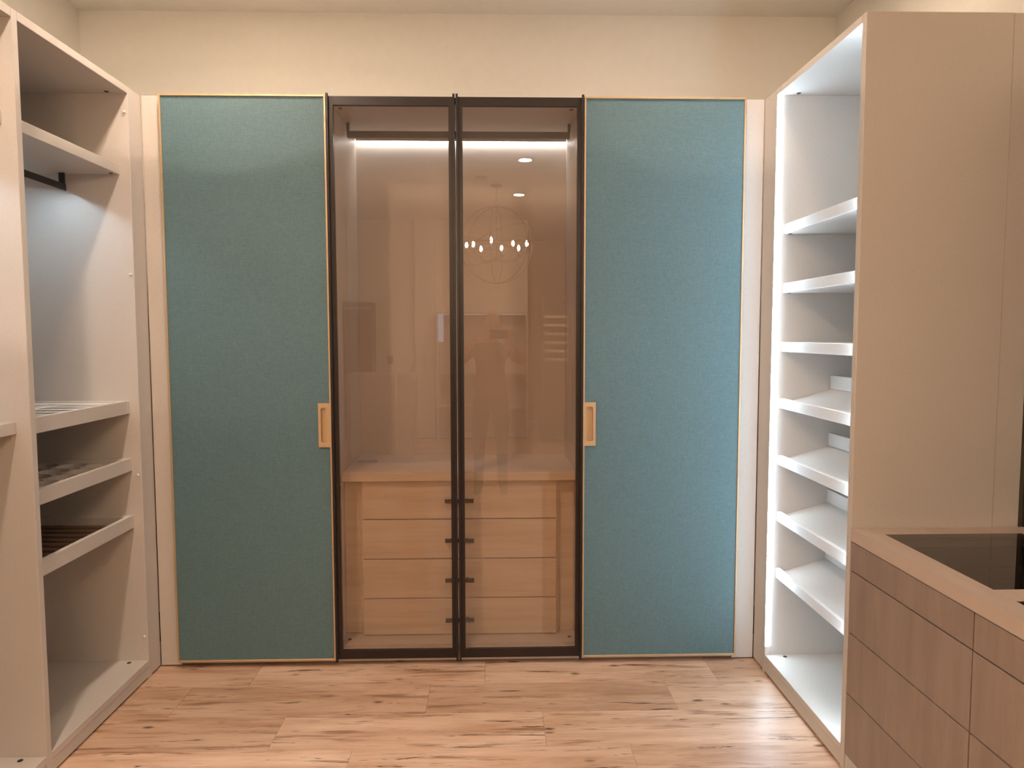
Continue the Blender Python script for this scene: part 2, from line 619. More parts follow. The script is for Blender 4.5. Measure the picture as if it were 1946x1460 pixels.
def black_rod_x(parent, x0, x1, y, z0, z1, ztop):
    bm = bmesh.new()
    add_box(bm, x0, x1, y - 0.011, y + 0.011, z0, z1)
    bmesh.ops.bevel(bm, geom=bm.edges[:], offset=0.001, segments=1, profile=0.5, affect='EDGES')
    r = finish('clothes_rod', bm, 'black_metal', parent)
    for x in (x0 + 0.004, x1 - 0.004):
        box('rod_bracket', x - 0.006, x + 0.006, y - 0.009, y + 0.009, z1, ztop, 'black_metal', r, 0.0008)
    return r


black_rod_x(W, -0.668, 0.356, 3.36, 2.356, 2.384, 2.421)
ls = box('led_strip', SX[1] + 0.002, SX[2] - 0.002, 3.6225, 3.6415, 2.4145, 2.4165, 'led_wardrobe_glow', W, 0)
ls['label'] = 'glowing cool white light strip along the top rear edge'
box('led_cover', SX[1] + 0.002, SX[2] - 0.002, 3.618, 3.6215, 2.4110, 2.4208, 'taupe_board', W, 0)

# chest of drawers standing inside the glass part
CH = empty('drawer_chest', (-0.157, 3.40, 0.079), 'light oak four drawer chest behind the bronze glass doors', 'drawer chest')
box('body', -0.595, 0.282, 3.215, 3.63, 0.0795, 0.797, 'oak_veneer', CH)
box('countertop', SX[1] + 0.001, SX[2] - 0.001, 3.160, 3.641, 0.797, 0.836, 'oak_veneer', CH, 0.0015)
box('top_sheet', SX[1] + 0.001, SX[2] - 0.001, 3.1605, 3.641, 0.8361, 0.8385, 'taupe_board', CH, 0.0006)
box('filler_panel', SX[1] + 0.001, -0.612, 3.222, 3.24, 0.0795, 0.797, 'oak_veneer', CH)
box('filler_panel', 0.300, SX[2] - 0.001, 3.222, 3.24, 0.0795, 0.797, 'oak_veneer', CH)
box('side_board', -0.612, -0.596, 3.212, 3.63, 0.0795, 0.797, 'oak_veneer', CH)
box('side_board', 0.283, 0.299, 3.212, 3.63, 0.0795, 0.797, 'oak_veneer', CH)
zs = (0.0805, 0.252, 0.435, 0.618, 0.797)
for i in range(4):
    d = box('drawer', -0.596, 0.283, 3.186, 3.2145, zs[i] + 0.0022, zs[i + 1] - 0.0022, 'oak_veneer', CH, 0.001)
    zc = (0.156, 0.342, 0.525, 0.706)[i]
    h = box('bar_pull', -0.222, -0.092, 3.156, 3.168, zc - 0.0085, zc + 0.0085, 'black_metal', d, 0.0015)
    h['label'] = 'black bar pull'
    for x in (-0.19, -0.124):
        box('pull_post', x - 0.006, x + 0.006, 3.168, 3.186, zc - 0.006, zc + 0.006, 'black_metal', d, 0.0005)

# ------------------------------------------------------------------ open wardrobe on the left
LX0 = XW0 + 0.03      # its back
LW = empty('open_wardrobe', (-1.75, 2.32, 0.0), 'tall taupe open wardrobe with pull-out trays and a lit rod', 'wardrobe')
BAYS = ((2.304, 2.967), (1.614, 2.277))
box('side_panel', LX0, XL, 2.967, 2.994, 0.0, WT, 'taupe_board', LW)
box('filler_strip', LX0 + 0.1, XL - 0.0015, 2.9945, 3.0755, 0.008, WT, 'taupe_board', LW)
box('side_panel', LX0, XL, 2.277, 2.304, 0.0, WT, 'taupe_board', LW)
box('side_panel', LX0, XL, 1.587, 1.614, 0.0, WT, 'taupe_board', LW)


def tray(y0, y1, z0, z1, kind):
    xf, xb = -1.503, -1.985
    bm = bmesh.new()
    # four walls and a floor
    add_box(bm, xf - 0.018, xf, y0 + 0.024, y1 - 0.024, z0, z1)
    add_box(bm, xb, xb + 0.016, y0 + 0.024, y1 - 0.024, z0, z1)
    add_box(bm, xb + 0.016, xf - 0.018, y0 + 0.024, y0 + 0.042, z0, z1)
    add_box(bm, xb + 0.016, xf - 0.018, y1 - 0.042, y1 - 0.024, z0, z1)
    add_box(bm, xb + 0.016, xf - 0.018, y0 + 0.042, y1 - 0.042, z0, z0 + 0.008)
    t = finish('pull_out_tray', bm, 'taupe_board', LW)
    for a, b in ((y0 + 0.0004, y0 + 0.0212), (y1 - 0.0212, y1 - 0.0004)):
        box('runner_block', xb, xf, a, b, z0, z1, 'taupe_board', t)
    ix0, ix1, iy0, iy1 = xb + 0.017, xf - 0.019, y0 + 0.043, y1 - 0.043
    zb = z0 + 0.0085
    if kind == 'organiser':
        t['label'] = 'pull-out tray with a white moulded organiser'
        box('organiser_base', ix0, ix1, iy0, iy1, zb, zb + 0.010, 'grey_felt', t, 0)
        # moulded rim and rounded compartment walls
        bm = bmesh.new()
        top = z1 - 0.004
        for a in ((ix0, ix1, iy1 - 0.05, iy1), (ix0, ix1, iy0, iy0 + 0.02), (ix1 - 0.012, ix1, iy0 + 0.02, iy1 - 0.05), (ix0, ix0 + 0.012, iy0 + 0.02, iy1 - 0.05)):
            add_box(bm, a[0], a[1], a[2], a[3], zb + 0.010, top)
        finish('organiser_rim', bm, 'white_organiser', t)
        cells = []
        yy = iy1 - 0.058
        for wdt in (0.075, 0.085, 0.085, 0.085, 0.085, 0.07):
            cells.append((yy - wdt, yy))
            yy -= wdt + 0.008
        for (ca, cb) in cells:
            if ca < iy0 + 0.03:
                continue
            for xa, xb2 in ((ix1 - 0.215, ix1 - 0.02), (ix0 + 0.02, ix1 - 0.235)):
                pts = []
                r = 0.03
                for cx, cy, a0 in ((xb2 - r, cb - r, 0), (xa + r, cb - r, 90), (xa + r, ca + r, 180), (xb2 - r, ca + r, 270)):
                    for k in range(5):
                        a = math.radians(a0 + 22.5 * k)
                        pts.append((cx + r * math.cos(a), cy + r * math.sin(a), top - 0.004))
                tube('compartment_rim', pts, 0.0032, 'white_organiser', t, 6, True)
    elif kind == 'rings':
        t['label'] = 'pull-out tray with a felt-lined round-hole insert'
        box('felt_base', ix0, ix1, iy0, iy1, zb, zb + 0.003, 'dark_felt', t, 0)
        # plate with round openings: square cells, each with a circular hole
        bm = bmesh.new()
        ny, nx = 5, 4
        cw, cl = (iy1 - iy0) / ny, (ix1 - ix0) / nx
        zt, zl = z1 - 0.012, zb + 0.004
        seg = 24
        for i in range(nx):
            for j in range(ny):
                cx, cy = ix0 + (i + 0.5) * cl, iy0 + (j + 0.5) * cw
                inn, out, low = [], [], []
                R_ = min(cl, cw) * 0.475
                for k in range(seg):
                    a = 2 * math.pi * (k + 0.5) / seg
                    c_, s_ = math.cos(a), math.sin(a)
                    q = 1 / max(abs(c_), abs(s_))
                    inn.append(bm.verts.new((cx + R_ * c_, cy + R_ * s_, zt)))
                    low.append(bm.verts.new((cx + R_ * c_, cy + R_ * s_, zl)))
                    out.append(bm.verts.new((cx + cl / 2 * c_ * q, cy + cw / 2 * s_ * q, zt)))
                for k in range(seg):
                    l = (k + 1) % seg
                    bm.faces.new((inn[k], inn[l], out[l], out[k]))
                    bm.faces.new((low[k], low[l], inn[l], inn[k]))
        finish('round_hole_insert', bm, 'taupe_board', t)
    else:
        t['label'] = 'pull-out tray with cross slats'
        box('felt_base', ix0, ix1, iy0, iy1, zb, zb + 0.003, 'dark_felt', t, 0)
        k = 0
        yy = iy1 - 0.03
        while yy > iy0 + 0.02:
            box('slat', ix0 + 0.001, ix1 - 0.001, yy - 0.022, yy, zb + 0.012, zb + 0.022, 'brown_laminate', t, 0.002)
            yy -= 0.062
    return t


def lit_rod_y(parent, x, y0, y1, z0, z1, ztop):
    """dark channel with a light strip set behind a lip underneath"""
    bm = bmesh.new()
    add_box(bm, x - 0.012, x + 0.012, y0, y1, z0 + 0.006, z1)
    add_box(bm, x + 0.010, x + 0.012, y0, y1, z0, z0 + 0.006)
    r = finish('clothes_rod', bm, 'black_metal', parent)
    for yv in (y0 + 0.006, y1 - 0.006):
        box('rod_bracket', x - 0.010, x + 0.010, yv - 0.006, yv + 0.006, z1, ztop, 'black_metal', r, 0.0008)
    box('led_strip', x - 0.002, x + 0.002, y0 + 0.06, y1 - 0.06, z0 + 0.0048, z0 + 0.0058, 'led_rod_glow', r, 0)
    return r


for bi, (y0, y1) in enumerate(BAYS):
    box('top_panel', LX0, XL, y0 + 0.0003, y1 - 0.0003, 2.419, WT, 'taupe_board', LW)
    box('bottom_panel', LX0, XL, y0 + 0.0003, y1 - 0.0003, 0.053, 0.079, 'taupe_board', LW)
    box('plinth', XL - 0.02, XL - 0.002, y0 + 0.0003, y1 - 0.0003, 0.008, 0.0515, 'taupe_board', LW)
    box('back_panel', LX0, LX0 + 0.012, y0 + 0.0003, y1 - 0.0003, 0.08, 2.418, 'taupe_board', LW)
    box('shelf', LX0 + 0.013, -1.507, y0 + 0.0005, y1 - 0.0005, 2.100, 2.139, 'taupe_board', LW)
    lit_rod_y(LW, -1.722, y0 + 0.020, y1 - 0.020, 2.030, 2.056, 2.100)
    if bi == 0:
        tray(y0, y1, 1.130, 1.182, 'organiser')
        tray(y0, y1, 0.891, 0.943, 'rings')
        tray(y0, y1, 0.651, 0.704, 'slats')
    else:
        box('shelf', LX0 + 0.013, -1.509, y0 + 0.0005, y1 - 0.0005, 1.140, 1.179, 'taupe_board', LW)
    for yv in (y0 + 0.022, y1 - 0.022):
        cap_disc(LW, -1.535, yv, 2.419, True)
        cap_disc(LW, -1.535, yv, 0.079)
        cap_disc(LW, -1.530, yv, 2.100, True)
    for zp in (2.346, 1.699, 0.872, 0.183) if bi == 0 else ():
        bm = bmesh.new()
        bmesh.ops.create_icosphere(bm, subdivisions=2, radius=0.0062, matrix=Matrix.Translation((-1.478, y1 - 0.002, zp)))
        finish('panel_pin', bm, 'white_plastic', LW, True)

# ------------------------------------------------------------------ shoe tower on the right
RX1 = 1.715
TW = empty('shoe_tower', (1.44, 2.62, 0.0), 'tall taupe shelf tower lit white by an upright light strip', 'shelf tower')
TY0, TY1 = 2.272, 2.940
box('side_panel', XR, 1.622, 2.245, TY0, 0.0, WT, 'taupe_board', TW)
box('filler_strip', 1.6235, RX1 - 0.005, 2.247, TY0, 0.0, WT, 'taupe_board', TW)
box('side_panel', XR, RX1, TY1, 2.966, 0.0, WT, 'taupe_board', TW)
box('filler_strip', XR + 0.0015, RX1 - 0.1, 2.9665, 3.0755, 0.008, WT, 'taupe_board', TW)
box('top_panel', XR, RX1, TY0 + 0.0003, TY1 - 0.0003, 2.422, WT, 'taupe_board', TW)
box('bottom_panel', XR, RX1, TY0 + 0.0003, TY1 - 0.0003, 0.056, 0.082, 'taupe_board', TW)
box('plinth', XR + 0.002, XR + 0.02, TY0 + 0.0003, TY1 - 0.0003, 0.008, 0.0545, 'taupe_board', TW)
box('back_panel', RX1 - 0.012, RX1, TY0 + 0.0003, TY1 - 0.0003, 0.083, 2.421, 'taupe_board', TW)
for z1 in (1.902, 1.661, 1.419):
    box('shelf', 1.198, RX1 - 0.013, TY0 + 0.0008, TY1 - 0.0008, z1 - 0.040, z1, 'taupe_board', TW)
    cap_disc(TW, 1.215, TY1 - 0.02, z1 - 0.040, True)
for z1 in (1.184, 0.944, 0.704, 0.461):
    xf, xb = 1.196, 1.418
    zf, zb = z1 - 0.020, z1 + 0.042
    s = prism('shoe_shelf', [(xf + 0.018, zf - 0.018), (xb, zb - 0.018), (xb, zb), (xf + 0.018, zf)], TY0 + 0.0008, TY1 - 0.0008, 'y', 'taupe_board', TW)
    s['label'] = 'sloping shoe shelf with front lip and heel stop'
    box('front_lip', xf, xf + 0.018, TY0 + 0.0008, TY1 - 0.0008, z1 - 0.041, z1, 'taupe_board', s)
    box('heel_stop', 1.4055, 1.4235, TY0 + 0.0015, TY1 - 0.0015, z1 + 0.040, z1 + 0.095, 'taupe_board', s)
for a, b, q in ((TY1 - 0.0030, TY1 - 0.0006, 0.0005), (TY0 + 0.0006, TY0 + 0.0030, 0.0045)):
    l = box('led_strip', XR + q, XR + q + 0.016, a, b, 0.118, 2.4215, 'led_tower_glow', TW, 0)
    l['label'] = 'glowing cool white upright light strip'
box('strip_end', XR + 0.0005, XR + 0.0165, TY1 - 0.0035, TY1 - 0.0006, 0.0825, 0.1175, 'white_plastic', TW, 0.0005)
cap_disc(TW, 1.235, TY1 - 0.022, 2.422, True)
cap_disc(TW, 1.235, TY1 - 0.026, 0.082)

# ------------------------------------------------------------------ drawer counter on the right, in front of the tower
CN = empty('drawer_counter', (1.43, 1.36, 0.0), 'brown wood drawer counter with smoked glass let into its top', 'counter')
CX1 = XW1 - 0.004
CY = (2.2425, 1.648, 1.054, 0.460)
box('plinth', XR + 0.002, XR + 0.018, CY[3], CY[0], 0.0, 0.064, 'taupe_board', CN)
bm = bmesh.new()
add_box(bm, XR + 0.022, CX1, CY[0] - 0.018, CY[0], 0.0, 0.7795)
add_box(bm, XR + 0.022, CX1, CY[3], CY[3] + 0.018, 0.0, 0.7795)
add_box(bm, CX1 - 0.012, CX1, CY[3] + 0.018, CY[0] - 0.018, 0.0, 0.7795)
add_box(bm, XR + 0.022, CX1 - 0.012, CY[3] + 0.018, CY[0] - 0.018, 0.060, 0.078)
add_box(bm, XR + 0.0215, XR + 0.030, CY[3], CY[0], 0.02, 0.690)  # added near-black sheet behind the drawers, its colour standing in for shade in the gaps
for i in (1, 2):
    add_box(bm, XR + 0.022, CX1 - 0.012, CY[i] - 0.009, CY[i] + 0.009, 0.078, 0.7795)
finish('carcass', bm, 'dark_recess', CN)
# top: a frame with three glazed openings
bm = bmesh.new()
GX0, GX1 = 1.226, 1.664
opens = []
for i in range(3):
    opens.append((CY[i + 1] + 0.034, CY[i] - 0.042 if i else CY[i] - 0.073))
add_box(bm, XR - 0.001, GX0, CY[3], CY[0], 0.782, 0.823)
add_box(bm, GX1, CX1, CY[3], CY[0], 0.782, 0.823)
cuts = [CY[0]] + [v for a, b in opens for v in (b, a)] + [CY[3]]
for k in range(0, len(cuts), 2):
    add_box(bm, GX0, GX1, cuts[k + 1], cuts[k], 0.782, 0.823)
finish('countertop', bm, 'counter_veneer', CN)
for a, b in opens:
    g = box('glass_panel', GX0, GX1, a, b, 0.812, 0.8222, 'smoked_glass', CN, 0)
    g['label'] = 'dark smoked glass panel'
    t = box('jewellery_tray', GX0 - 0.03, GX1 + 0.03, a - 0.02, b + 0.02, 0.700, 0.712, 'dark_felt', CN, 0)
    for k in range(1, 5):
        yv = a + (b - a) * k / 5
        box('divider', GX0 - 0.03, GX1 + 0.03, yv - 0.003, yv + 0.003, 0.712, 0.745, 'brown_laminate', t, 0)
    box('divider', 1.44, 1.446, a - 0.02, b + 0.02, 0.712, 0.7445, 'brown_laminate', t, 0)
dz = ((0.686, 0.7795), (0.480, 0.684), (0.274, 0.478), (0.068, 0.272))
for i in range(3):
    for z0, z1 in dz:
        box('drawer', XR, XR + 0.020, CY[i + 1] + 0.0020, CY[i] - 0.0020, z0 + 0.0011, z1 - 0.0011, 'walnut_veneer', CN, 0.0008)

MR = empty('mirror_panel', (1.73, 1.35, 0.824), 'dark smoked mirror panel on the wall above the drawer counter', 'mirror')
box('mirror_sheet', 1.7215, 1.744, CY[3], 2.240, 0.8255, 2.25, 'smoked_mirror', MR, 0.001)
box('mirror_edge', 1.7165, 1.7213, 2.2325, 2.240, 0.8255, 2.25, 'black_metal', MR, 0.0005)

# ------------------------------------------------------------------ globe chandelier behind the camera
CC = Vector((0.035, -1.662, 2.42))
CR = 0.41
ch = empty('globe_chandelier', (CC.x, CC.y, ZC), 'openwork globe chandelier of thin metal rings with candle bulbs', 'chandelier')
lathe('canopy', [(0.0, 0.0), (0.066, 0.0), (0.066, -0.012), (0.05, -0.022), (0.0, -0.024)], (CC.x, CC.y, ZC), 'chrome', ch)
tube('stem', [(CC.x, CC.y, ZC - 0.022), (CC.x, CC.y, CC.z + CR + 0.06)], 0.005, 'chrome', ch, 8)
tube('hanging_loop', [(CC.x + 0.022 * math.cos(a), CC.y, CC.z + CR + 0.036 + 0.03 * math.sin(a)) for a in [2 * math.pi * k / 16 for k in range(16)]], 0.0035, 'chrome', ch, 6, True)
for tilt, az in ((0, 10), (0, 72), (0, 128), (62, 30), (75, 200), (90, 0)):
    M = Matrix.Rotation(math.radians(az), 3, 'Z') @ Matrix.Rotation(math.radians(tilt), 3, 'Y')
    pts = [CC + M @ Vector((0, CR * math.cos(a), CR * math.sin(a))) for a in [2 * math.pi * k / 48 for k in range(48)]]
    tube('globe_ring', pts, 0.005, 'chrome', ch, 6, True)
tube('centre_rod', [(CC.x, CC.y, CC.z + CR), (CC.x, CC.y, CC.z - 0.16)], 0.006, 'chrome', ch, 8)
lathe('hub', [(0.0, -0.03), (0.02, -0.02), (0.028, 0.0), (0.02, 0.02), (0.0, 0.03)], (CC.x, CC.y, CC.z - 0.14), 'chrome', ch, 20)
for k in range(8):
    a = math.radians(10 + 45 * k)
    r = 0.30 if k % 2 else 0.33
    p = CC + Vector((r * math.cos(a), r * math.sin(a), -0.04 if k % 2 else -0.02))
    arm = []
    for q in range(9):
        s = q / 8
        arm.append((CC.x + r * s * math.cos(a), CC.y + r * s * math.sin(a), CC.z - 0.14 - 0.05 * math.sin(math.pi * s) + (p.z - 0.055 - CC.z + 0.14) * s * s))
    at = tube('arm', arm, 0.004, 'chrome', ch, 6)
    cd = lathe('candle', [(0.0, -0.055), (0.022, -0.055), (0.022, -0.050), (0.010, -0.048), (0.010, 0.0), (0.0, 0.0)], p, 'chrome', ch, 12)
    lathe('bulb', [(0.006, 0.0), (0.013, 0.012), (0.016, 0.026), (0.012, 0.044), (0.004, 0.06), (0.0, 0.064)], p, 'bulb_glow', cd, 12)

# ------------------------------------------------------------------ things on the rear side of the room, seen in the glass
RC = empty('brown_cabinet', (-1.83, -3.82, 0.0), 'dark brown cabinet standing in the rear corner of the room', 'cabinet')
box('body', -2.045, -1.66, -3.995, -3.66, 0.0, 1.90, 'brown_laminate', RC, 0.002)
for x0, x1 in ((-2.043, -1.855), (-1.850, -1.662)):
    d = box('door', x0, x1, -3.6595, -3.64, 0.06, 1.80, 'brown_laminate', RC, 0.002)
    box('handle', (x1 - 0.03) if x0 < -1.9 else x0 + 0.02, (x1 - 0.02) if x0 < -1.9 else x0 + 0.03, -3.64, -3.62, 0.95, 1.15, 'chrome', d, 0.001)
box('light_ledge', -2.043, -1.662, -3.6595, -3.645, 1.805, 1.83, 'pale_paper', RC, 0.001)

sw = empty('wall_outlet', (-1.46, -3.995, 1.10), 'small dark wall outlet beside the pilaster', 'outlet')
box('plate', -1.50, -1.42, -3.9995, -3.988, 1.04, 1.16, 'brown_laminate', sw, 0.003)
for z0 in (1.06, 1.11):
    box('socket', -1.485, -1.435, -3.988, -3.984, z0, z0 + 0.03, 'phone_black', sw, 0.001)

PK = empty('wrapped_panel_stack', (-1.28, -2.10, 0.0), 'stack of panels in crinkled plastic wrap on the floor', 'panel stack')
bm = bmesh.new()
add_box(bm, -1.66, -0.90, -2.28, -1.92, 0.03, 1.02)
bmesh.ops.bevel(bm, geom=bm.edges[:], offset=0.04, segments=3, profile=0.5, affect='EDGES')
bmesh.ops.subdivide_edges(bm, edges=bm.edges[:], cuts=3, use_grid_fill=True)
for v in bm.verts:
    v.co += Vector((random.uniform(-1, 1), random.uniform(-1, 1), random.uniform(-1, 1))) * 0.006
finish('wrapping', bm, 'plastic_wrap', PK, True)
for x in (-1.60, -1.28, -0.98):
    box('pallet_block', x - 0.04, x + 0.04, -2.26, -1.94, 0.0, 0.045, 'oak_veneer', PK, 0.002)
tube('strap', [(-1.10, -1.905, 0.03), (-1.10, -1.90, 1.03), (-1.10, -2.10, 1.04), (-1.10, -2.30, 1.03), (-1.10, -2.295, 0.03)], 0.006, 'white_plastic', PK, 6)

DC = empty('display_wardrobe', (-0.12, -3.79, 0.0), 'pale open display wardrobe with lit edges against the rear wall', 'wardrobe')
dx0, dx1, dy0, dy1 = -0.78, 0.47, -3.995, -3.58
box('side_panel', dx0, dx0 + 0.025, dy0, dy1, 0.0, 1.76, 'taupe_board', DC)
box('side_panel', dx1 - 0.025, dx1, dy0, dy1, 0.0, 1.76, 'taupe_board', DC)
box('top_panel', dx0 + 0.025, dx1 - 0.025, dy0, dy1, 1.735, 1.76, 'taupe_board', DC)
box('bottom_panel', dx0 + 0.025, dx1 - 0.025, dy0, dy1, 0.05, 0.075, 'taupe_board', DC)
box('back_panel', dx0 + 0.025, dx1 - 0.025, dy0, dy0 + 0.012, 0.075, 1.735, 'taupe_board', DC)
box('shelf', dx0 + 0.026, dx1 - 0.026, dy0 + 0.013, dy1 - 0.05, 0.90, 0.925, 'taupe_board', DC)
box('shelf', dx0 + 0.026, dx1 - 0.026, dy0 + 0.013, dy1 - 0.05, 0.45, 0.475, 'taupe_board', DC)
box('led_strip', dx0 + 0.03, dx1 - 0.03, dy1 - 0.012, dy1 - 0.002, 1.722, 1.734, 'led_display_glow', DC, 0)
box('led_strip', dx0 + 0.0255, dx0 + 0.10, dy1 - 0.012, dy1 - 0.006, 1.36, 1.72, 'led_display_glow', DC, 0)

BR = empty('dark_rack', (0.86, -3.55, 0.0), 'dark rack of six pale sliding boards by the passage', 'rack')
rx0, rx1, ry0, ry1 = 0.66, 1.06, -3.72, -3.38
for x in (rx0, rx1 - 0.02):
    box('side_panel', x, x + 0.02, ry0, ry1, 0.0, 1.95, 'brown_laminate', BR)
box('top_panel', rx0 + 0.02, rx1 - 0.02, ry0, ry1, 1.93, 1.95, 'brown_laminate', BR)
box('back_panel', rx0 + 0.02, rx1 - 0.02, ry0, ry0 + 0.012, 0.05, 1.93, 'brown_laminate', BR)
box('bottom_panel', rx0 + 0.02, rx1 - 0.02, ry0, ry1, 0.03, 0.05, 'brown_laminate', BR)
for k in range(6):
    z = 1.10 + 0.115 * k
    box('board', rx0 + 0.021, rx1 - 0.06, ry0 + 0.013, ry1 - 0.005, z, z + 0.035, 'pale_paper', BR, 0.002)

# ------------------------------------------------------------------ the person taking the picture


def person():
    px, py = -0.03, -0.40
    # joints: name -> (x, y, z, rx, ry)
    J = {}
    E_ = []

    def j(n, x, y, z, a, b=None):
        J[n] = (x, y, z, a, b or a)

    def e(a, b):
        E_.append((a, b))
    j('pelvis', px, py - 0.02, 0.86, 0.155, 0.115)
    j('belly', px, py, 1.00, 0.150, 0.125)
    j('chest', px, py - 0.01, 1.19, 0.160, 0.115)
    j('upper', px, py - 0.02, 1.31, 0.135, 0.085)
    j('neck', px, py - 0.01, 1.40, 0.058)
    j('neck2', px, py + 0.005, 1.46, 0.055)
    for a, b in (('pelvis', 'belly'), ('belly', 'chest'), ('chest', 'upper'), ('upper', 'neck'), ('neck', 'neck2')):
        e(a, b)
    for s, n in ((1, 'r'), (-1, 'l')):
        j('sh' + n, px + s * 0.185, py - 0.02, 1.315, 0.062)
        j('ua' + n, px + s * 0.245, py + 0.06, 1.235, 0.050)
        j('el' + n, px + s * 0.295, py + 0.165, 1.225, 0.042)
        j('fa' + n, px + s * 0.205, py + 0.255, 1.335, 0.039)
        j('wr' + n, px + s * 0.118 + 0.03 * 0, py + 0.325, 1.425, 0.027)
        for a, b in (('upper', 'sh' + n), ('sh' + n, 'ua' + n), ('ua' + n, 'el' + n), ('el' + n, 'fa' + n), ('fa' + n, 'wr' + n)):
            e(a, b)
        # hips and legs
        j('hp' + n, px + s * 0.090, py - 0.02, 0.80, 0.095)
        j('th' + n, px + s * 0.100, py - 0.01, 0.62, 0.080)
        j('kn' + n, px + s * 0.105, py, 0.46, 0.058)
        j('ca' + n, px + s * 0.108, py - 0.025, 0.33, 0.056)
        j('an' + n, px + s * 0.110, py - 0.03, 0.095, 0.040)
        j('he' + n, px + s * 0.110, py - 0.055, 0.045, 0.043)
        j('ba' + n, px + s * 0.122, py + 0.08, 0.040, 0.040)
        j('to' + n, px + s * 0.128, py + 0.15, 0.032, 0.030)
        for a, b in (('pelvis', 'hp' + n), ('hp' + n, 'th' + n), ('th' + n, 'kn' + n), ('kn' + n, 'ca' + n), ('ca' + n, 'an' + n), ('an' + n, 'he' + n), ('an' + n, 'ba' + n), ('ba' + n, 'to' + n)):
            e(a, b)

    def skin_mesh(J, E_, root):
        names = list(J)
        me = bpy.data.meshes.new('skin_tmp')
        me.from_pydata([J[n][:3] for n in names], [(names.index(a), names.index(b)) for a, b in E_], [])
        o = bpy.data.objects.new('skin_tmp', me)
        COL.objects.link(o)
        md = o.modifiers.new('skin', 'SKIN')
        md.use_smooth_shade = True
        for i, n in enumerate(names):
            sv = me.skin_vertices[0].data[i]
            sv.radius = (J[n][3], J[n][4])
            sv.use_root = (n == root)
        sub = o.modifiers.new('sub', 'SUBSURF')
        sub.levels = 2
        dg = bpy.context.evaluated_depsgraph_get()
        em = bpy.data.meshes.new_from_object(o.evaluated_get(dg))
        bpy.data.objects.remove(o)
        return em

    bm = bmesh.new()
    bm.from_mesh(skin_mesh(J, E_, 'pelvis'))
    # head: an egg pushed into jaw, brow, nose, lips and ears
    hc = Vector((px + 0.015, py + 0.035, 1.548))
    hb = bmesh.new()
    bmesh.ops.create_icosphere(hb, subdivisions=5, radius=1.0)
    for v in hb.verts:
        n = v.co.copy()
        x, y, z = n.x * 0.076, n.y * 0.096, n.z * 0.116
        if z < 0:
            t = -z / 0.116
            x *= 1 - 0.30 * t
            y = y * (1 - 0.22 * t) + 0.014 * t
        if y > 0:
            fx, fz = x, z
            y += 0.024 * math.exp(-(fx / 0.011) ** 2 - ((fz + 0.022) / 0.016) ** 2)   # nose tip
            y += 0.013 * math.exp(-(fx / 0.009) ** 2 - ((fz + 0.000) / 0.022) ** 2)   # bridge
            y += 0.005 * math.exp(-(fx / 0.045) ** 2 - ((fz - 0.024) / 0.010) ** 2)   # brow
            for s in (-1, 1):
                y -= 0.010 * math.exp(-((fx - s * 0.031) / 0.014) ** 2 - ((fz - 0.004) / 0.012) ** 2)
            y += 0.006 * math.exp(-(fx / 0.024) ** 2 - ((fz + 0.056) / 0.009) ** 2)
            y -= 0.004 * math.exp(-(fx / 0.024) ** 2 - ((fz + 0.0565) / 0.0025) ** 2)
            y += 0.006 * math.exp(-(fx / 0.022) ** 2 - ((fz + 0.092) / 0.014) ** 2)
        v.co = hc + Vector((x, y, z))
    for s in (-1, 1):
        bmesh.ops.create_icosphere(hb, subdivisions=3, radius=1.0, matrix=Matrix.Translation(hc + Vector((s * 0.079, -0.010, -0.004))) @ Matrix.Rotation(s * 0.35, 4, 'Z') @ Matrix.Diagonal((0.009, 0.019, 0.031, 1)))
    tm = bpy.data.meshes.new('head_tmp')
    hb.to_mesh(tm)
    hb.free()
    bm.from_mesh(tm)
    # hands: palm and five fingers, closed round the ends of the phone
    for s, n in ((1, 'r'), (-1, 'l')):
        wx, wy, wz = J['wr' + n][:3]
        H = {}
        HE = []
        fx = PHX + s * (PHW / 2)                     # end of the phone
        H['w'] = (wx, wy, wz, 0.026, 0.020)
        H['p'] = (fx + s * 0.036, -0.066, 1.440, 0.030, 0.015)
        H['k'] = (fx + s * 0.036, -0.060, 1.466, 0.028, 0.014)
        HE += [('w', 'p'), ('p', 'k')]
        for i, (dz, ln) in enumerate(((0.036, 0.072), (0.015, 0.080), (-0.006, 0.074), (-0.026, 0.058))):
            z = 1.453 + dz
            H['a%d' % i] = (fx + s * 0.028, -0.034, z, 0.0095, 0.0095)
            H['b%d' % i] = (fx + s * 0.018, -0.0165, z + 0.003, 0.0085, 0.0085)
            H['c%d' % i] = (fx - s * 0.000, -0.0105, z + 0.003, 0.0078, 0.0070)
            H['d%d' % i] = (fx - s * (ln - 0.052) * 0.5, -0.0105, z + 0.002, 0.0070, 0.0065)
            HE += [('k' if i < 2 else 'p', 'a%d' % i), ('a%d' % i, 'b%d' % i), ('b%d' % i, 'c%d' % i), ('c%d' % i, 'd%d' % i)]
        H['t0'] = (fx + s * 0.016, -0.064, 1.424, 0.0125, 0.0125)
        H['t1'] = (fx - s * 0.002, -0.056, 1.436, 0.0105, 0.0105)
        H['t2'] = (fx - s * 0.020, -0.0500, 1.450, 0.0088, 0.0088)
        HE += [('p', 't0'), ('t0', 't1'), ('t1', 't2')]
        bm.from_mesh(skin_mesh(H, HE, 'w'))
    me = bpy.data.meshes.new('person')
    bm.to_mesh(me)
    bm.free()
    o = bpy.data.objects.new('person_tmp', me)
    COL.objects.link(o)
    rm = o.modifiers.new('remesh', 'REMESH')
    rm.mode = 'VOXEL'
    rm.voxel_size = 0.0048
    sm = o.modifiers.new('smooth', 'SMOOTH')
    sm.factor = 0.4
    sm.iterations = 3
    dg = bpy.context.evaluated_depsgraph_get()
    em = bpy.data.meshes.new_from_object(o.evaluated_get(dg))
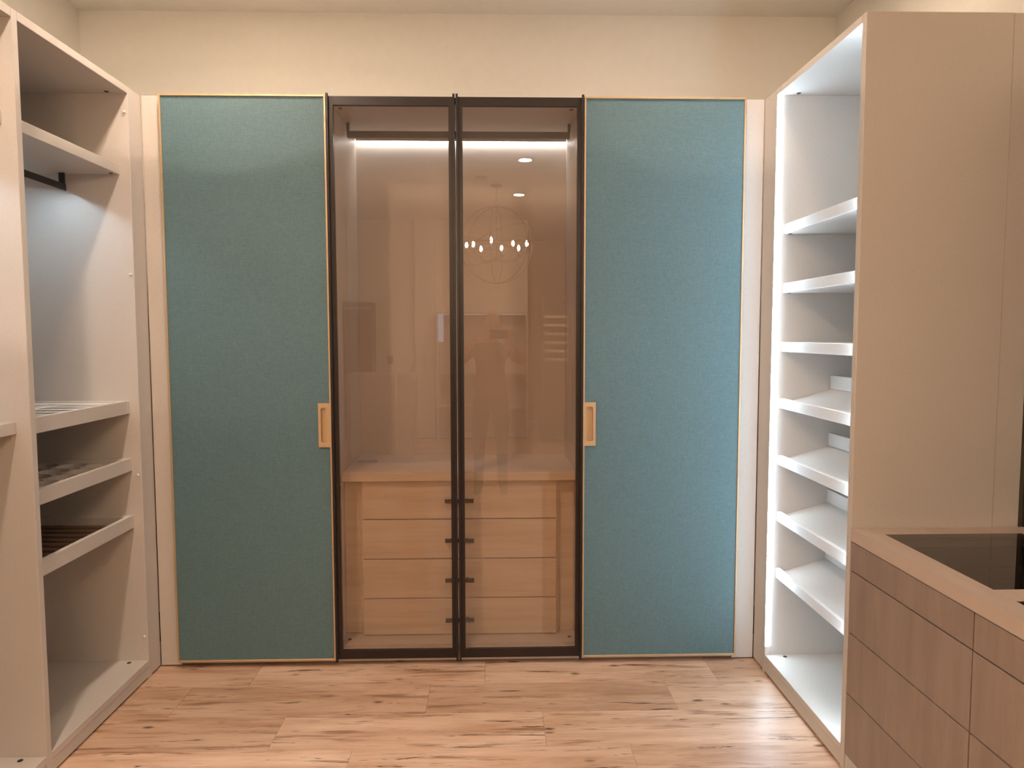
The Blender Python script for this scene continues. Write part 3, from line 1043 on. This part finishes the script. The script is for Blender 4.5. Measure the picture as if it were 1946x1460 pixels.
    bpy.data.objects.remove(o)
    em.name = 'person'
    em.materials.clear()
    for k in ('skin', 'shirt_cloth', 'trouser_cloth', 'shoe_leather'):
        em.materials.append(MATS[k])
    for pl in em.polygons:
        pl.use_smooth = True
        c = pl.center
        if c.z < 0.085:
            k = 3
        elif c.z < 0.90:
            k = 2
        elif c.z < 1.385 and abs(c.x - px) < 0.245 and c.y < py + 0.13:
            k = 1
        else:
            k = 0
        pl.material_index = k
    base = Vector((px, py, 0))
    zmin = min(v.co.z for v in em.vertices)
    for v in em.vertices:
        v.co -= base
    o = bpy.data.objects.new('person', em)
    COL.objects.link(o)
    o.location = base - Vector((0, 0, zmin)) * 1.0
    ORIGIN[o.name] = o.location.copy()
    tag(o, 'person in a dark short-sleeved top holding up a phone, mirrored in the glass', 'person')
    off = Vector((0, 0, -zmin))
    for s in (-1, 1):
        bm = bmesh.new()
        bmesh.ops.create_icosphere(bm, subdivisions=3, radius=0.0115, matrix=Matrix.Translation(hc + off + Vector((s * 0.031, 0.0725, 0.004))))
        ey = finish('eye', bm, 'eye_white', o, True)
        bm = bmesh.new()
        bmesh.ops.create_icosphere(bm, subdivisions=2, radius=0.0058, matrix=Matrix.Translation(hc + off + Vector((s * 0.031, 0.0795, 0.003))))
        finish('iris', bm, 'eye_iris', ey, True)
    # close-cropped hair round the sides and back
    bm = bmesh.new()
    bmesh.ops.create_icosphere(bm, subdivisions=4, radius=1.0)
    dele = []
    for v in bm.verts:
        n = v.co
        if n.y > 0.12 or n.z > 0.62 or n.z < -0.42 or (n.y > -0.15 and n.z < -0.02):
            dele.append(v)
        v.co = hc + off + Vector((n.x * 0.0785, n.y * 0.0985, n.z * 0.118))
    bmesh.ops.delete(bm, geom=dele, context='VERTS')
    bmesh.ops.solidify(bm, geom=bm.faces[:], thickness=0.004)
    finish('hair', bm, 'hair_grey', o, True)
    return o


PHX, PHW = 0.045, 0.158
person()
ph = empty('phone', (PHX, -0.026, 1.418), 'black phone held sideways in both hands', 'phone')
box('case', PHX - PHW / 2, PHX + PHW / 2, -0.037, -0.0285, 1.418, 1.494, 'phone_black', ph, 0.003, 3)
box('screen', PHX - PHW / 2 + 0.004, PHX + PHW / 2 - 0.004, -0.0376, -0.037, 1.422, 1.490, 'smoked_mirror', ph, 0)
cb = box('camera_bump', PHX - 0.058, PHX - 0.030, -0.0285, -0.0265, 1.432, 1.486, 'phone_black', ph, 0.0005)
for z in (1.445, 1.459, 1.473):
    bm = bmesh.new()
    bmesh.ops.create_cone(bm, cap_ends=True, segments=20, radius1=0.0058, radius2=0.0058, depth=0.0012, matrix=Matrix.Translation((PHX - 0.044, -0.0259, z)) @ Matrix.Rotation(math.pi / 2, 4, 'X'))
    finish('lens', bm, 'smoked_mirror', cb)
